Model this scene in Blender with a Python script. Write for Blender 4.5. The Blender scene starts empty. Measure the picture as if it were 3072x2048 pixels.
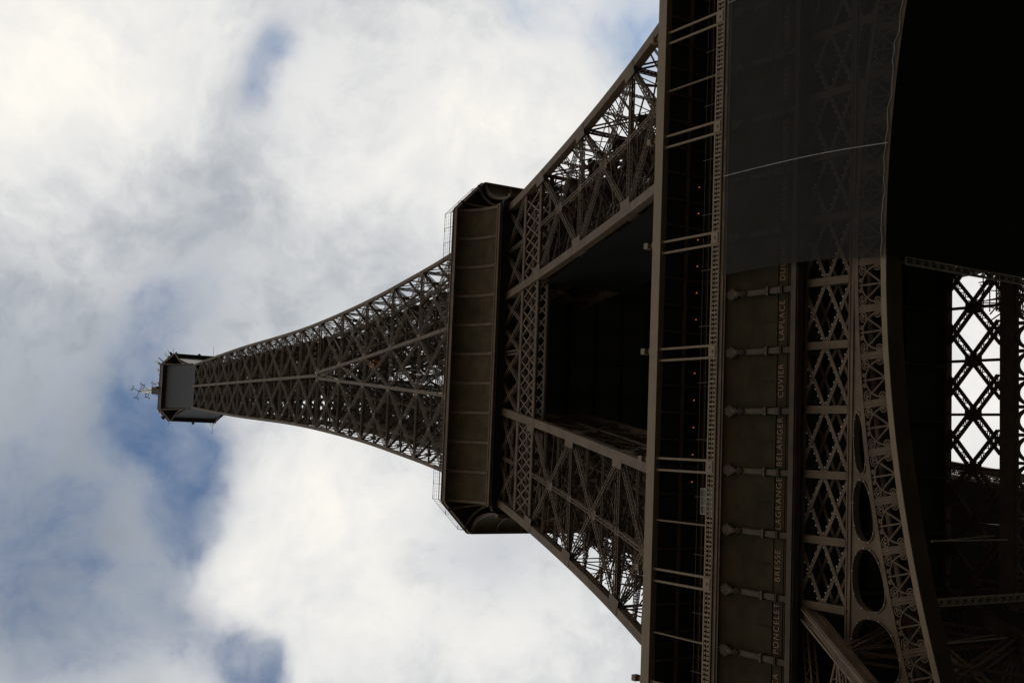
import bpy, math, random
import numpy as np
from mathutils import Matrix, Vector

random.seed(7)
C = bpy.context.scene.collection
sc = bpy.context.scene

# ------------------------------------------------------------------ camera (held upright-format, so up in the world is left in the picture)
CAM = np.array([-9.9613, -87.0250, 1.70])
R_ = np.array([0.99551191, -0.07914844, -0.05188023])
U_ = np.array([-0.03840402, -0.83890829, 0.54291621])
F_ = np.array([0.08649373, 0.53848714, 0.83818282])
cd = bpy.data.cameras.new('camera')
cam = bpy.data.objects.new('camera', cd)
C.objects.link(cam)
M = Matrix.Identity(4)
for i in range(3):
    M[i][0] = -U_[i]; M[i][1] = R_[i]; M[i][2] = -F_[i]; M[i][3] = CAM[i]
cam.matrix_world = M
cd.sensor_fit = 'HORIZONTAL'; cd.sensor_width = 36.0
cd.lens = 36.0 * 3501.23 / 3072
cd.clip_start = 0.1; cd.clip_end = 6000
sc.camera = cam

# ------------------------------------------------------------------ sun, sky, exposure
SUN_EL, SUN_AZ = math.radians(44), math.radians(47)     # azimuth from +y towards +x
sd = Vector((math.cos(SUN_EL) * math.sin(SUN_AZ), math.cos(SUN_EL) * math.cos(SUN_AZ), math.sin(SUN_EL)))
sl = bpy.data.lights.new('sun', 'SUN'); sl.energy = 3.0; sl.angle = math.radians(0.5); sl.color = (1.0, 0.93, 0.82)
so = bpy.data.objects.new('sun', sl); C.objects.link(so)
so.rotation_euler = sd.to_track_quat('Z', 'Y').to_euler()
so.location = (150, 150, 400)

W = bpy.data.worlds.new('World'); sc.world = W; W.use_nodes = True
nt = W.node_tree; nt.nodes.clear()


def N(t, **k):
    n = nt.nodes.new(t)
    for a, b in k.items():
        setattr(n, a, b)
    return n


def Lk(a, b):
    nt.links.new(a, b)


def mth(op, a, b=None, c=None, clamp=False):
    n = N('ShaderNodeMath', operation=op, use_clamp=clamp)
    for i, x in enumerate((a, b, c)):
        if x is None: continue
        if isinstance(x, (int, float)): n.inputs[i].default_value = x
        else: Lk(x, n.inputs[i])
    return n.outputs[0]


tc = N('ShaderNodeTexCoord'); dirv = tc.outputs['Generated']
sky = N('ShaderNodeTexSky', sky_type='NISHITA', sun_disc=False)
sky.sun_elevation = SUN_EL; sky.sun_rotation = SUN_AZ
sky.air_density = 1.0; sky.dust_density = 0.4; sky.ozone_density = 1.0
# clouds: fields of soft banks around directions in the sky, broken up by fractal noise
warp = N('ShaderNodeTexNoise'); warp.inputs['Scale'].default_value = 7.0; warp.inputs['Detail'].default_value = 4
Lk(dirv, warp.inputs['Vector'])
vs = N('ShaderNodeVectorMath', operation='SUBTRACT'); Lk(warp.outputs['Color'], vs.inputs[0]); vs.inputs[1].default_value = (.5, .5, .5)
vm = N('ShaderNodeVectorMath', operation='SCALE'); Lk(vs.outputs[0], vm.inputs[0]); vm.inputs['Scale'].default_value = 0.10
va = N('ShaderNodeVectorMath', operation='ADD'); Lk(dirv, va.inputs[0]); Lk(vm.outputs[0], va.inputs[1])
wdir = va.outputs[0]


def fbm(scale, detail, rough, vec=None):
    n = N('ShaderNodeTexNoise'); n.inputs['Scale'].default_value = scale
    n.inputs['Detail'].default_value = detail; n.inputs['Roughness'].default_value = rough
    Lk(vec or wdir, n.inputs['Vector'])
    return n.outputs['Fac']


BANKS = [
('b', 0.0953, 0.2837, 0.9542, 0.030, .75), ('b', 0.0475, 0.2628, 0.9637, 0.0205, .75), ('b', 0.0086, 0.2655, 0.9641, 0.0224, 1),
('b', -0.0079, 0.296, 0.9552, 0.0261, 1), ('b', -0.0466, 0.3094, 0.9498, 0.0224, 0.7), ('b', -0.075, 0.3023, 0.9503, 0.0187, 0.8),
('b', -0.1337, 0.3006, 0.9443, 0.0224, 0.8), ('b', -0.1675, 0.3461, 0.9231, 0.0261, 1), ('b', -0.1909, 0.3715, 0.9086, 0.0224, 1),
('b', -0.163, 0.2158, 0.9628, 0.0336, 0.7), ('b', -0.0835, 0.1753, 0.981, 0.041, 0.5), ('b', 0.324, 0.3403, 0.8827, 0.018, 1.2),
('b', 0.2866, 0.3352, 0.8975, 0.0205, 1.0), ('b', 0.3577, 0.497, 0.7906, 0.0261, 0.9), ('b', 0.3452, 0.582, 0.7363, 0.036, 1.1),
('b', 0.2869, 0.4365, 0.8527, 0.041, 0.3), ('b', -0.1009, 0.514, 0.8518, 0.045, 0.8), ('b', 0.2467, 0.5832, 0.7739, 0.0224, 0.3),
('b', -0.0691, 0.247, 0.9666, 0.0448, 0.4),
('b', -0.08, 0.20, 0.977, 0.12, .2),
('w', 0.065, 0.83, 0.552, 0.12, 1.1), ('w', 0.2742, 0.1633, 0.9477, 0.0858, 1), ('w', 0.3156, 0.2237, 0.9221, 0.0746, 0.8), ('w', 0.2686, 0.5066, 0.8193, 0.0821, 1),
('w', 0.2276, 0.4168, 0.88, 0.0746, 0.5), ('w', -0.0434, 0.4101, 0.911, 0.0634, 0.9), ('w', -0.1418, 0.4561, 0.8786, 0.08, 0.7),
('w', -0.1092, 0.3457, 0.932, 0.0298, 0.6), ('w', -0.1661, 0.5483, 0.8196, 0.056, 0.5),
('g', -0.0835, 0.1753, 0.981, 0.075, .45), ('g', -0.163, 0.2158, 0.9628, 0.065, .5), ('g', -0.12, 0.25, 0.96, 0.05, .5),
('g', 0.2002, 0.2681, 0.9424, 0.0485, 1), ('g', -0.0082, 0.1989, 0.98, 0.0746, 0.7), ('g', 0.1298, 0.3622, 0.923, 0.0634, 0.5),
('g', 0.0747, 0.1929, 0.9784, 0.056, 0.5), ('g', 0.2457, 0.3051, 0.9201, 0.0448, 0.6), ('g', 0.2775, 0.4252, 0.8615, 0.0336, 0.5),
('g', -0.1048, 0.3915, 0.9142, 0.0336, 0.2), ('g', 0.1048, 0.4313, 0.8961, 0.0448, 0.4)]
acc = {'b': None, 'w': None, 'g': None}
for k, x, y, z, s, w in BANKS:
    d = N('ShaderNodeVectorMath', operation='DISTANCE'); Lk(wdir, d.inputs[0]); d.inputs[1].default_value = (x, y, z)
    q = mth('MULTIPLY', d.outputs['Value'], 1.0 / s)
    q = mth('MULTIPLY', q, q)
    e = mth('POWER', 2.0, mth('MULTIPLY', q, -0.72))
    acc[k] = mth('MULTIPLY_ADD', e, w, acc[k] if acc[k] is not None else 0.0)
n_big = fbm(4.5, 3, .5); n_mid = fbm(13, 6, .55); n_fine = fbm(38, 6, .6)
# blue gaps: where the gap field plus noise is high enough
gap = mth('ADD', mth('MULTIPLY', acc['b'], 1.0), mth('MULTIPLY_ADD', n_mid, 1.7, -0.85))
gap = mth('ADD', gap, mth('MULTIPLY_ADD', n_fine, 1.0, -0.5))
gap = mth('SUBTRACT', gap, mth('MULTIPLY', acc['w'], 0.35))
mr = N('ShaderNodeMapRange', interpolation_type='SMOOTHSTEP'); Lk(gap, mr.inputs['Value'])
mr.inputs['From Min'].default_value = 0.0; mr.inputs['From Max'].default_value = 1.35
mr.inputs['To Max'].default_value = 1.0
veil = fbm(18, 6, .55)
gapf = mth('MULTIPLY', mr.outputs['Result'], mth('MULTIPLY_ADD', veil, 1.1, 0.22, clamp=True))
# cloud brightness
br = mth('ADD', mth('MULTIPLY', acc['w'], 0.25), mth('MULTIPLY', acc['g'], -0.24))
br = mth('ADD', br, mth('MULTIPLY_ADD', n_mid, 0.55, -0.275))
br = mth('ADD', br, mth('MULTIPLY_ADD', n_fine, 0.32, -0.16))
br = mth('ADD', br, mth('MULTIPLY_ADD', n_big, 0.3, -0.15))
br = mth('ADD', br, 0.58)
# unseen sky behind the viewer, brightened to light the tower front
sep = N('ShaderNodeSeparateXYZ'); Lk(dirv, sep.inputs[0])
back = mth('MULTIPLY', mth('MULTIPLY', sep.outputs['Y'], -1.0), 0.35)
br = mth('ADD', br, mth('MAXIMUM', back, 0.0))
ramp = N('ShaderNodeValToRGB'); Lk(br, ramp.inputs['Fac'])
cr = ramp.color_ramp
cr.elements[0].position = 0.1; cr.elements[0].color = (0.235, 0.270, 0.320, 1)
cr.elements[1].position = 1.0; cr.elements[1].color = (1.0, 0.965, 0.89, 1)
e = cr.elements.new(0.42); e.color = (0.46, 0.49, 0.53, 1)
e = cr.elements.new(0.72); e.color = (0.80, 0.80, 0.79, 1)
skyb = N('ShaderNodeMix', data_type='RGBA', blend_type='MULTIPLY'); skyb.inputs['Factor'].default_value = 1.0
Lk(sky.outputs['Color'], skyb.inputs['A']); skyb.inputs['B'].default_value = (0.72, 0.88, 0.97, 1)
cl10 = N('ShaderNodeMix', data_type='RGBA', blend_type='MULTIPLY'); cl10.inputs['Factor'].default_value = 1.0
SKY_STRENGTH = 0.10
Lk(ramp.outputs['Color'], cl10.inputs['A']); cl10.inputs['B'].default_value = (1 / SKY_STRENGTH,) * 3 + (1,)
cl10.clamp_result = False
mixc = N('ShaderNodeMix', data_type='RGBA'); Lk(gapf, mixc.inputs['Factor'])
Lk(cl10.outputs['Result'], mixc.inputs['A']); Lk(skyb.outputs['Result'], mixc.inputs['B'])
hz = N('ShaderNodeMapRange', interpolation_type='SMOOTHSTEP'); Lk(sep.outputs['Z'], hz.inputs['Value'])
hz.inputs['From Min'].default_value = 0.0; hz.inputs['From Max'].default_value = 0.42; hz.inputs['To Min'].default_value = 0.35  # unseen low sky dimmed so faces turned downward get less light
hzm = N('ShaderNodeVectorMath', operation='SCALE'); Lk(mixc.outputs['Result'], hzm.inputs[0]); Lk(hz.outputs['Result'], hzm.inputs['Scale'])
bg = N('ShaderNodeBackground'); Lk(hzm.outputs[0], bg.inputs['Color']); bg.inputs['Strength'].default_value = SKY_STRENGTH
wo = N('ShaderNodeOutputWorld'); Lk(bg.outputs[0], wo.inputs['Surface'])
W.cycles.sampling_method = 'MANUAL'; W.cycles.sample_map_resolution = 512

sc.view_settings.view_transform = 'Standard'; sc.view_settings.look = 'None'
sc.view_settings.exposure = 0.0; sc.view_settings.gamma = 1.0
sc.cycles.max_bounces = 5; sc.cycles.diffuse_bounces = 3; sc.cycles.transparent_max_bounces = 12

# ------------------------------------------------------------------ materials


def material(name, col, rough=0.6, var=0.18, scale=0.6, bump=0.0, bscale=8.0, metallic=0.0, spec=0.35):
    m = bpy.data.materials.new(name); m.use_nodes = True
    t = m.node_tree; b = t.nodes['Principled BSDF']
    b.inputs['Roughness'].default_value = rough; b.inputs['Metallic'].default_value = metallic
    b.inputs['Specular IOR Level'].default_value = spec
    tcn = t.nodes.new('ShaderNodeTexCoord')
    nz = t.nodes.new('ShaderNodeTexNoise'); nz.inputs['Scale'].default_value = scale; nz.inputs['Detail'].default_value = 7
    nz.inputs['Roughness'].default_value = 0.65
    t.links.new(tcn.outputs['Object'], nz.inputs['Vector'])
    rp = t.nodes.new('ShaderNodeValToRGB'); t.links.new(nz.outputs['Fac'], rp.inputs['Fac'])
    rp.color_ramp.elements[0].position = .3; rp.color_ramp.elements[1].position = .7
    rp.color_ramp.elements[0].color = tuple(c * (1 - var) for c in col) + (1,)
    rp.color_ramp.elements[1].color = tuple(c * (1 + var) for c in col) + (1,)
    t.links.new(rp.outputs['Color'], b.inputs['Base Color'])
    if bump:
        n2 = t.nodes.new('ShaderNodeTexNoise'); n2.inputs['Scale'].default_value = bscale; n2.inputs['Detail'].default_value = 4
        t.links.new(tcn.outputs['Object'], n2.inputs['Vector'])
        bp = t.nodes.new('ShaderNodeBump'); bp.inputs['Strength'].default_value = bump; bp.inputs['Distance'].default_value = .05
        t.links.new(n2.outputs['Fac'], bp.inputs['Height']); t.links.new(bp.outputs['Normal'], b.inputs['Normal'])
    return m


IRON = material('painted_iron', (0.086, 0.057, 0.034), .6, .32, .7, .25, 5, 0.0, .15)
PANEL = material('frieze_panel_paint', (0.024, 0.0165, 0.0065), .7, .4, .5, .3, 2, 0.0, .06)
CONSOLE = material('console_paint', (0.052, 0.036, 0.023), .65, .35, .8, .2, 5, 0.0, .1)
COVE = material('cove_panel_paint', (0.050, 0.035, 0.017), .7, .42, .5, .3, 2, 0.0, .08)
TAN = material('tan_paint_rib_light', (0.145, 0.100, 0.059), .5, .12, .9, .1, 6, 0.0, .2)
GOLD = material('gilded_letter', (0.165, 0.078, 0.030), .5, .15, 3)
DARK = material('dark_boarding_shade', (0.022, 0.020, 0.018), .85, .3, .4, .3, 3)  # deck boards, and shade put into the colour of the joists
GLAZE = material('dark_glazing', (0.020, 0.021, 0.023), .35, .3, .3)
GREYMESH = material('grey_mesh_cladding', (0.044, 0.045, 0.049), .8, .12, .5, .4, 3)
WHITE = material('white_paint', (0.72, 0.72, 0.70), .5, .08, 1)
ROPE = material('pale_rope', (0.22, 0.21, 0.19), .9, .3, 4, .4, 30)
GALV = material('galvanised_tube', (0.17, 0.15, 0.095), .45, .2, 2)
ORANGE = material('orange_paint', (0.75, 0.26, 0.03), .5, .1, 2)
GRAVEL = material('dark_gravel', (0.055, 0.052, 0.046), .95, .25, .15, .4, 4)


def emitter(name, col, s):
    m = bpy.data.materials.new(name); m.use_nodes = True
    b = m.node_tree.nodes['Principled BSDF']
    b.inputs['Emission Color'].default_value = col + (1,); b.inputs['Emission Strength'].default_value = s
    return m


AMBER = emitter('amber_lamp_glow', (1.0, .22, .04), .45)
WARMWHITE = emitter('white_lamp_glow', (1.0, .97, .9), 6.0)


def net_material(name, col, alpha, pitch):
    m = bpy.data.materials.new(name); m.use_nodes = True
    t = m.node_tree; b = t.nodes['Principled BSDF']; b.inputs['Roughness'].default_value = .9
    b.inputs['Specular IOR Level'].default_value = .1
    tcn = t.nodes.new('ShaderNodeTexCoord')
    nz = t.nodes.new('ShaderNodeTexNoise'); nz.inputs['Scale'].default_value = .55; nz.inputs['Detail'].default_value = 5
    t.links.new(tcn.outputs['Object'], nz.inputs['Vector'])
    wv = t.nodes.new('ShaderNodeTexWave'); wv.wave_type = 'BANDS'; wv.bands_direction = 'Z'
    wv.inputs['Scale'].default_value = pitch; wv.inputs['Distortion'].default_value = 1.5; wv.inputs['Detail'].default_value = 2
    wv.inputs['Detail Scale'].default_value = .3
    t.links.new(tcn.outputs['Object'], wv.inputs['Vector'])
    b.inputs['Base Color'].default_value = col + (1,)
    a1 = t.nodes.new('ShaderNodeMath'); a1.operation = 'MULTIPLY_ADD'; t.links.new(nz.outputs['Fac'], a1.inputs[0])
    a1.inputs[1].default_value = .35; a1.inputs[2].default_value = alpha - .22
    a2 = t.nodes.new('ShaderNodeMath'); a2.operation = 'MULTIPLY_ADD'; t.links.new(wv.outputs['Fac'], a2.inputs[0])
    a2.inputs[1].default_value = .10; t.links.new(a1.outputs[0], a2.inputs[2]); a2.use_clamp = True
    t.links.new(a2.outputs[0], b.inputs['Alpha'])
    return m


NET = net_material('grey_debris_net', (0.026, 0.025, 0.022), .66, 2.2)
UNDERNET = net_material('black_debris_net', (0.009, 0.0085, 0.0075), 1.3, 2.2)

# ------------------------------------------------------------------ mesh builder
def nrm(a):
    return a / np.maximum(np.linalg.norm(a, axis=-1, keepdims=True), 1e-9)


CUBE_F = np.array([[0, 1, 3, 2], [4, 6, 7, 5], [0, 4, 5, 1], [2, 3, 7, 6], [0, 2, 6, 4], [1, 5, 7, 3]])


class MB:
    def __init__(s):
        s.v = []; s.f = []; s.bars_ = []

    def bars(s, P, Q, n, w, d):
        P = np.atleast_2d(np.asarray(P, float)); Q = np.atleast_2d(np.asarray(Q, float))
        k = len(P)
        s.bars_.append((P, Q, np.broadcast_to(np.asarray(n, float), (k, 3)),
                        np.broadcast_to(np.asarray(w, float), (k,)), np.broadcast_to(np.asarray(d, float), (k,))))
        return s

    def bar(s, p, q, n, w, d):
        return s.bars([p], [q], [n], [w], [d])

    def path(s, pts, n, w, d):
        pts = np.asarray(pts, float)
        return s.bars(pts[:-1], pts[1:], n, w, d)

    def box(s, lo, hi):
        lo = np.array(lo, float); hi = np.array(hi, float); c = (lo + hi) / 2
        return s.bar((lo[0], c[1], c[2]), (hi[0], c[1], c[2]), (0, 0, 1), hi[1] - lo[1], hi[2] - lo[2])

    def lat(s, p, q, n, w, d, t=.09, pitch=None, lw=.06, layers=2):
        """a built-up lattice bar: four corner angles laced zigzag on two faces"""
        p = np.asarray(p, float); q = np.asarray(q, float); v = q - p; Ln = np.linalg.norm(v)
        if Ln < .05: return s
        u = v / Ln; sd_ = nrm(np.cross(u, n)); nn = np.cross(sd_, u)
        m = max(2, int(round(Ln / (pitch or w * 1.1)))); ts = np.linspace(0, Ln, m + 1)[:, None]
        alt = np.where(np.arange(m + 1) % 2 == 0, 1., -1.)[:, None] * (w / 2 - t / 2)
        offs = (-d / 2, d / 2) if layers == 2 else (0,)
        for i, o in enumerate(offs):
            pts = p + u * ts + sd_ * (alt if i == 0 else -alt) + nn * o
            s.bars(pts[:-1], pts[1:], nn, lw, .03)
            for sg in (-1, 1):
                off = sd_ * sg * (w / 2 - t / 2) + nn * o
                s.bar(p + off, q + off, nn, t, t)
        return s

    def mesh(s, V, F):
        b = sum(len(a) for a in s.v); s.v.append(np.asarray(V, float)); s.f += [tuple(i + b for i in f) for f in F]
        return s

    def prism(s, poly, fn, a, b):
        """poly of (u,v); fn(u,v,depth)->xyz; caps and sides"""
        n = len(poly)
        V = [fn(u, v, a) for u, v in poly] + [fn(u, v, b) for u, v in poly]
        F = [tuple(range(n)), tuple(range(2 * n - 1, n - 1, -1))] + [(i, i + n, (i + 1) % n + n, (i + 1) % n) for i in range(n)]
        return s.mesh(V, F)

    def build(s, name, mat, parent=None, smooth=False):
        vs, fs = list(s.v), []
        base = sum(len(a) for a in vs)
        quads = None
        if s.bars_:
            P = np.concatenate([b[0] for b in s.bars_]); Q = np.concatenate([b[1] for b in s.bars_])
            n = np.concatenate([b[2] for b in s.bars_]); w = np.concatenate([b[3] for b in s.bars_]); d = np.concatenate([b[4] for b in s.bars_])
            u = nrm(Q - P); sd_ = np.cross(u, n)
            bad = np.linalg.norm(sd_, axis=1) < 1e-4
            sd_[bad] = np.cross(u[bad], np.array([0.577, 0.577, 0.577]))
            sd_ = nrm(sd_); nn = np.cross(sd_, u)
            V = np.empty((len(P), 8, 3)); i = 0
            for E in (P, Q):
                for a in (-1, 1):
                    for c in (-1, 1):
                        V[:, i] = E + sd_ * (a * w / 2)[:, None] + nn * (c * d / 2)[:, None]; i += 1
            vs.append(V.reshape(-1, 3))
            quads = (np.arange(len(P))[:, None, None] * 8 + CUBE_F[None] + base).reshape(-1, 4)
        V = np.concatenate(vs)
        me = bpy.data.meshes.new(name)
        loops = [i for f in s.f for i in f]; tot = [len(f) for f in s.f]
        if quads is not None:
            loops = np.concatenate([np.array(loops, np.int32), quads.ravel()]); tot = np.concatenate([np.array(tot, np.int32), np.full(len(quads), 4)])
        loops = np.asarray(loops, np.int32); tot = np.asarray(tot, np.int32)
        me.vertices.add(len(V)); me.vertices.foreach_set('co', V.ravel().astype(np.float32))
        me.loops.add(len(loops)); me.loops.foreach_set('vertex_index', loops)
        me.polygons.add(len(tot)); me.polygons.foreach_set('loop_start', np.concatenate([[0], np.cumsum(tot)[:-1]]).astype(np.int32))
        me.polygons.foreach_set('loop_total', tot)
        me.polygons.foreach_set('use_smooth', np.full(len(tot), bool(smooth)))
        me.update(calc_edges=True); me.validate()
        me.materials.append(mat)
        o = bpy.data.objects.new(name, me); C.objects.link(o)
        if parent: o.parent = parent
        return o


def empty(name, loc=(0, 0, 0), parent=None):
    o = bpy.data.objects.new(name, None); C.objects.link(o); o.location = loc
    o.empty_display_size = .2
    if parent: o.parent = parent
    return o


def tag(o, label, cat, group=None, kind=None):
    o['label'] = label; o['category'] = cat
    if group: o['group'] = group
    if kind: o['kind'] = kind
    return o


def copy_tree(o, parent=None):
    c = o.copy(); C.objects.link(c)
    if parent: c.parent = parent
    for ch in list(o.children): copy_tree(ch, c)
    return c


def around(o, parent, k=4):
    """copies of a part turned to the other sides of the square tower"""
    out = [o]
    for i in range(1, k):
        c = copy_tree(o, parent); c.rotation_euler = (0, 0, i * math.pi / 2); out.append(c)
    return out


# ------------------------------------------------------------------ ground
g = MB(); n_ = 48
ring = [(0, 0)] + [(2500 * math.cos(a), 2500 * math.sin(a)) for a in np.linspace(0, 2 * math.pi, n_, endpoint=False)]
g.mesh([(x, y, 0) for x, y in ring], [(0, 1 + i, 1 + (i + 1) % n_) for i in range(n_)])
go = g.build('ground', GRAVEL); go['kind'] = 'structure'

# ------------------------------------------------------------------ tower profile
ZK = np.array([50, 75, 100, 120, 150, 185, 230, 280.]); HK = np.array([34.16, 26.08, 19.74, 15.58, 11.84, 8.9, 6.82, 3.93])
GZ = np.array([50, 80, 105, 120, 150, 183.]); GK = np.array([14.67, 10.59, 7.05, 5.1, 2.65, .25])


def herm(z, zk, v):
    m = np.gradient(v, zk); i = int(np.clip(np.searchsorted(zk, z) - 1, 0, len(zk) - 2))
    h = zk[i + 1] - zk[i]; t = (z - zk[i]) / h
    return (2*t**3-3*t**2+1)*v[i] + (t**3-2*t**2+t)*h*m[i] + (-2*t**3+3*t**2)*v[i+1] + (t**3-t**2)*h*m[i+1]


def H(z): return float(herm(z, ZK, HK)) if z > 53 else 33.4 + .56 * (52 - z)
def G(z): return max(.25, float(herm(z, GZ, GK))) if z > 55 else (18.35 + .28 * (53 - z) if z > 38 else 22.55 + .55 * (38 - z))
def cwid(z): return .85 if z < 110 else max(.46, .85 - (z - 110) * .03)


tower = empty('iron_tower')
tag(tower, 'very tall brown wrought iron lattice tower seen from below, tapering to a summit cabin', 'tower')

# ------------------------------------------------------------------ legs (front right leg, then turned copies)
LOW = [3, 13, 23, 32, 39.5, 46, 52]
MID = [57.5, 60.5, 71, 82, 93.1, 103.4, 107.7, 113]
TOP = [120.3, 130.8, 140.5, 151.1, 161.7, 172.4, 182.7]


def corner(i, z, ins=None):
    h, g_ = H(z), G(z); w = cwid(z) / 2 if ins is None else ins
    return np.array([(g_ + w, -h + w, z), (h - w, -h + w, z), (h - w, -g_ - w, z), (g_ + w, -g_ - w, z)][i])


FACES = [(0, 1, (0, -1, 0)), (1, 2, (1, 0, 0)), (3, 2, (0, 1, 0)), (0, 3, (-1, 0, 0))]


def leg_build():
    # interior: plan bracing, lift rails, stairs
    inner = MB()
    for zs in (LOW, MID, TOP):
        for a, b in zip(zs[:-1], zs[1:]):
            w = .34 if a < 110 else .26
            for z in (a, (a + b) / 2):
                c = [corner(i, z) for i in range(4)]
                inner.lat(c[0], c[2], (0, 0, 1), w, w, .07); inner.lat(c[1], c[3], (0, 0, 1), w, w, .07)
                if z == a:
                    mids = [(c[i] + c[(i + 1) % 4]) / 2 for i in range(4)]
                    for i in range(4): inner.lat(mids[i], mids[(i + 1) % 4], (0, 0, 1), w * .8, w * .8, .06)
            c0 = sum(corner(i, a) for i in range(4)) / 4; c1 = sum(corner(i, b) for i in range(4)) / 4
            for i in range(4):
                inner.lat(corner(i, a), c1, (1, 1, 0), w * .8, w * .8, .06)
                inner.lat((corner(i, a) * 1 + c0) / 2, (corner(i, b) + c1) / 2, (1, -1, 0), w, w, .07)
        if zs[0] < 110:
            # inclined lift track: two rails with sleepers along the leg axis
            for sg in (-1, 1):
                pts = []
                for z in np.linspace(zs[0], zs[-1], 16):
                    cc = sum(corner(i, z) for i in range(4)) / 4
                    off = np.array([1, 1, 0]) * sg * 1.5 / 1.414
                    pts.append(cc + off)
                inner.path(pts, (1, -1, 1), .35, .6)
            for z in np.arange(zs[0], zs[-1], 1.1):
                cc = sum(corner(i, z) for i in range(4)) / 4
                inner.bar(cc + np.array([1.3, 1.3, 0]), cc - np.array([1.3, 1.3, 0]), (0, 0, 1), .22, .22)
                if z > 55: inner.bar(cc + np.array([1.9, -1.1, .2]), cc + np.array([-.1, -3.1, .2]), (0, 0, 1), 1.5, .1)
            # stair flights
            z = zs[0]; sgn = 1
            while z + 2.6 < zs[-1]:
                cc = sum(corner(i, z) for i in range(4)) / 4 + np.array([2.4, -2.4, 0]); c2 = sum(corner(i, z + 2.6) for i in range(4)) / 4 + np.array([2.4, -2.4, 0])
                inner.bar(cc + np.array([-1.8 * sgn, 0, 0]), c2 + np.array([1.8 * sgn, 0, 0]), (0, 0, 1), 1.1, .12)
                inner.bar(c2 + np.array([1.8 * sgn, -.9, 0]), c2 + np.array([1.8 * sgn, .9, 0]), (0, 0, 1), 1.3, .12)
                z += 2.6; sgn = -sgn
    leg = inner.build('leg', IRON, tower)
    # secondary bracing: an inner cage and half-panel struts
    sec = MB()
    for zs in (MID[1:], TOP):
        for a, b in zip(zs[:-1], zs[1:]):
            ws = .22 if zs is not TOP else .17
            q = 3 if zs is not TOP else 2
            for k in range(q):
                z0, z1 = a + (b - a) * k / q, a + (b - a) * (k + 1) / q
                C0 = [corner(i, z0) for i in range(4)]; C1 = [corner(i, z1) for i in range(4)]
                m0, m1 = sum(C0) / 4, sum(C1) / 4
                I0 = [m0 + (c - m0) * .45 for c in C0]; I1 = [m1 + (c - m1) * .45 for c in C1]
                for i in range(4):
                    j = (i + 1) % 4
                    sec.lat(I0[i], I1[j], (1, -1, .2), ws, ws, .05); sec.lat(I0[i], I1[i], (1, 1, 0), ws * 1.2, ws, .06)
                    sec.lat(I0[i], I0[j], (0, 0, 1), ws, ws, .05)
                    if i in (1, 2): sec.lat(C0[i], C0[j], (0, 0, 1), ws, ws, .05)
                    sec.lat(C0[i], I1[j], (0, 0, 1), ws * .8, ws * .6, .045)
                    sec.lat((C0[i] + C0[j]) / 2, I1[i], (0, 0, 1), ws * .8, ws * .6, .045)
    # stair railings and pipes: thin rods crossing the leg between its faces
    rs = random.Random(5)
    for z0 in np.arange(58, 102, 1.5):
        Ca = [corner(i, z0) for i in range(4)]
        for q in range(9):
            i = rs.randrange(4); j = (i + 1 + rs.randrange(3)) % 4
            p = Ca[i] * (1 - (f := rs.random())) + Ca[(i + 1) % 4] * f
            z1 = z0 + rs.uniform(-1.5, 3.5); Cb = [corner(k, z1) for k in range(4)]
            q2 = Cb[j] * (1 - (f := rs.random())) + Cb[(j + 1) % 4] * f
            sec.bar(p, q2, (0, .1, 1), rs.choice((.07, .1, .14)), .08)
    sec.build('inner_bracing', IRON, leg)
    # chords
    for i in range(4):
        ch = MB()
        for za, zb, k in ((0.2, 53.5, 14), (56.8, 183.2, 60)):
            zz = np.linspace(za, zb, k)
            V = []
            for z in zz:
                h, g_ = H(z), G(z); w = cwid(z)
                x0, y0 = [(g_, -h), (h - w, -h), (h - w, -g_ - w), (g_, -g_ - w)][i]
                V += [(x0, y0, z), (x0 + w, y0, z), (x0 + w, y0 + w, z), (x0, y0 + w, z)]
            F = []
            for r in range(k - 1):
                for j in range(4):
                    a = r * 4 + j; b = r * 4 + (j + 1) % 4
                    F.append((a, b, b + 4, a + 4))
            F += [(3, 2, 1, 0), tuple(4 * (k - 1) + j for j in range(4))]
            ch.mesh(V, F)
            if zb < 60:
                iny = 1 if i in (0, 1) else -1; inx = 1 if i in (0, 3) else -1
                for o in (-.3, .3):
                    P_ = [corner(i, z) + np.array([o, -iny * (cwid(z) / 2 + .02), 0]) for z in (za, 38, zb)]
                    ch.path(P_, (0, 1, 0), .13, .04)
                    P_ = [corner(i, z) + np.array([-inx * (cwid(z) / 2 + .02), o, 0]) for z in (za, 38, zb)]
                    ch.path(P_, (1, 0, 0), .13, .04)
            # gusset plates at the panel nodes, proud of the chord on both faces
        for z in MID[2:-2] + TOP:
            w = cwid(z); c = corner(i, z); up = corner(i, z + 1) - c; up = up / np.linalg.norm(up)
            gl = 1.25 if z < 110 else .7
            inx = 1 if i in (0, 3) else -1; iny = 1 if i in (0, 1) else -1
            fy = -iny * (w / 2 + .012); fx = -inx * (w / 2 + .012)
            ctr = c + np.array([inx * w * .45, fy, 0]); ch.bar(ctr - up * gl * .8, ctr + up * gl * .8, (0, 1, 0), w * 1.5, .02)
            ctr = c + np.array([fx, iny * w * .45, 0]); ch.bar(ctr - up * gl * .8, ctr + up * gl * .8, (1, 0, 0), w * 1.5, .02)
        ch.build('chord', IRON, leg)
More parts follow.
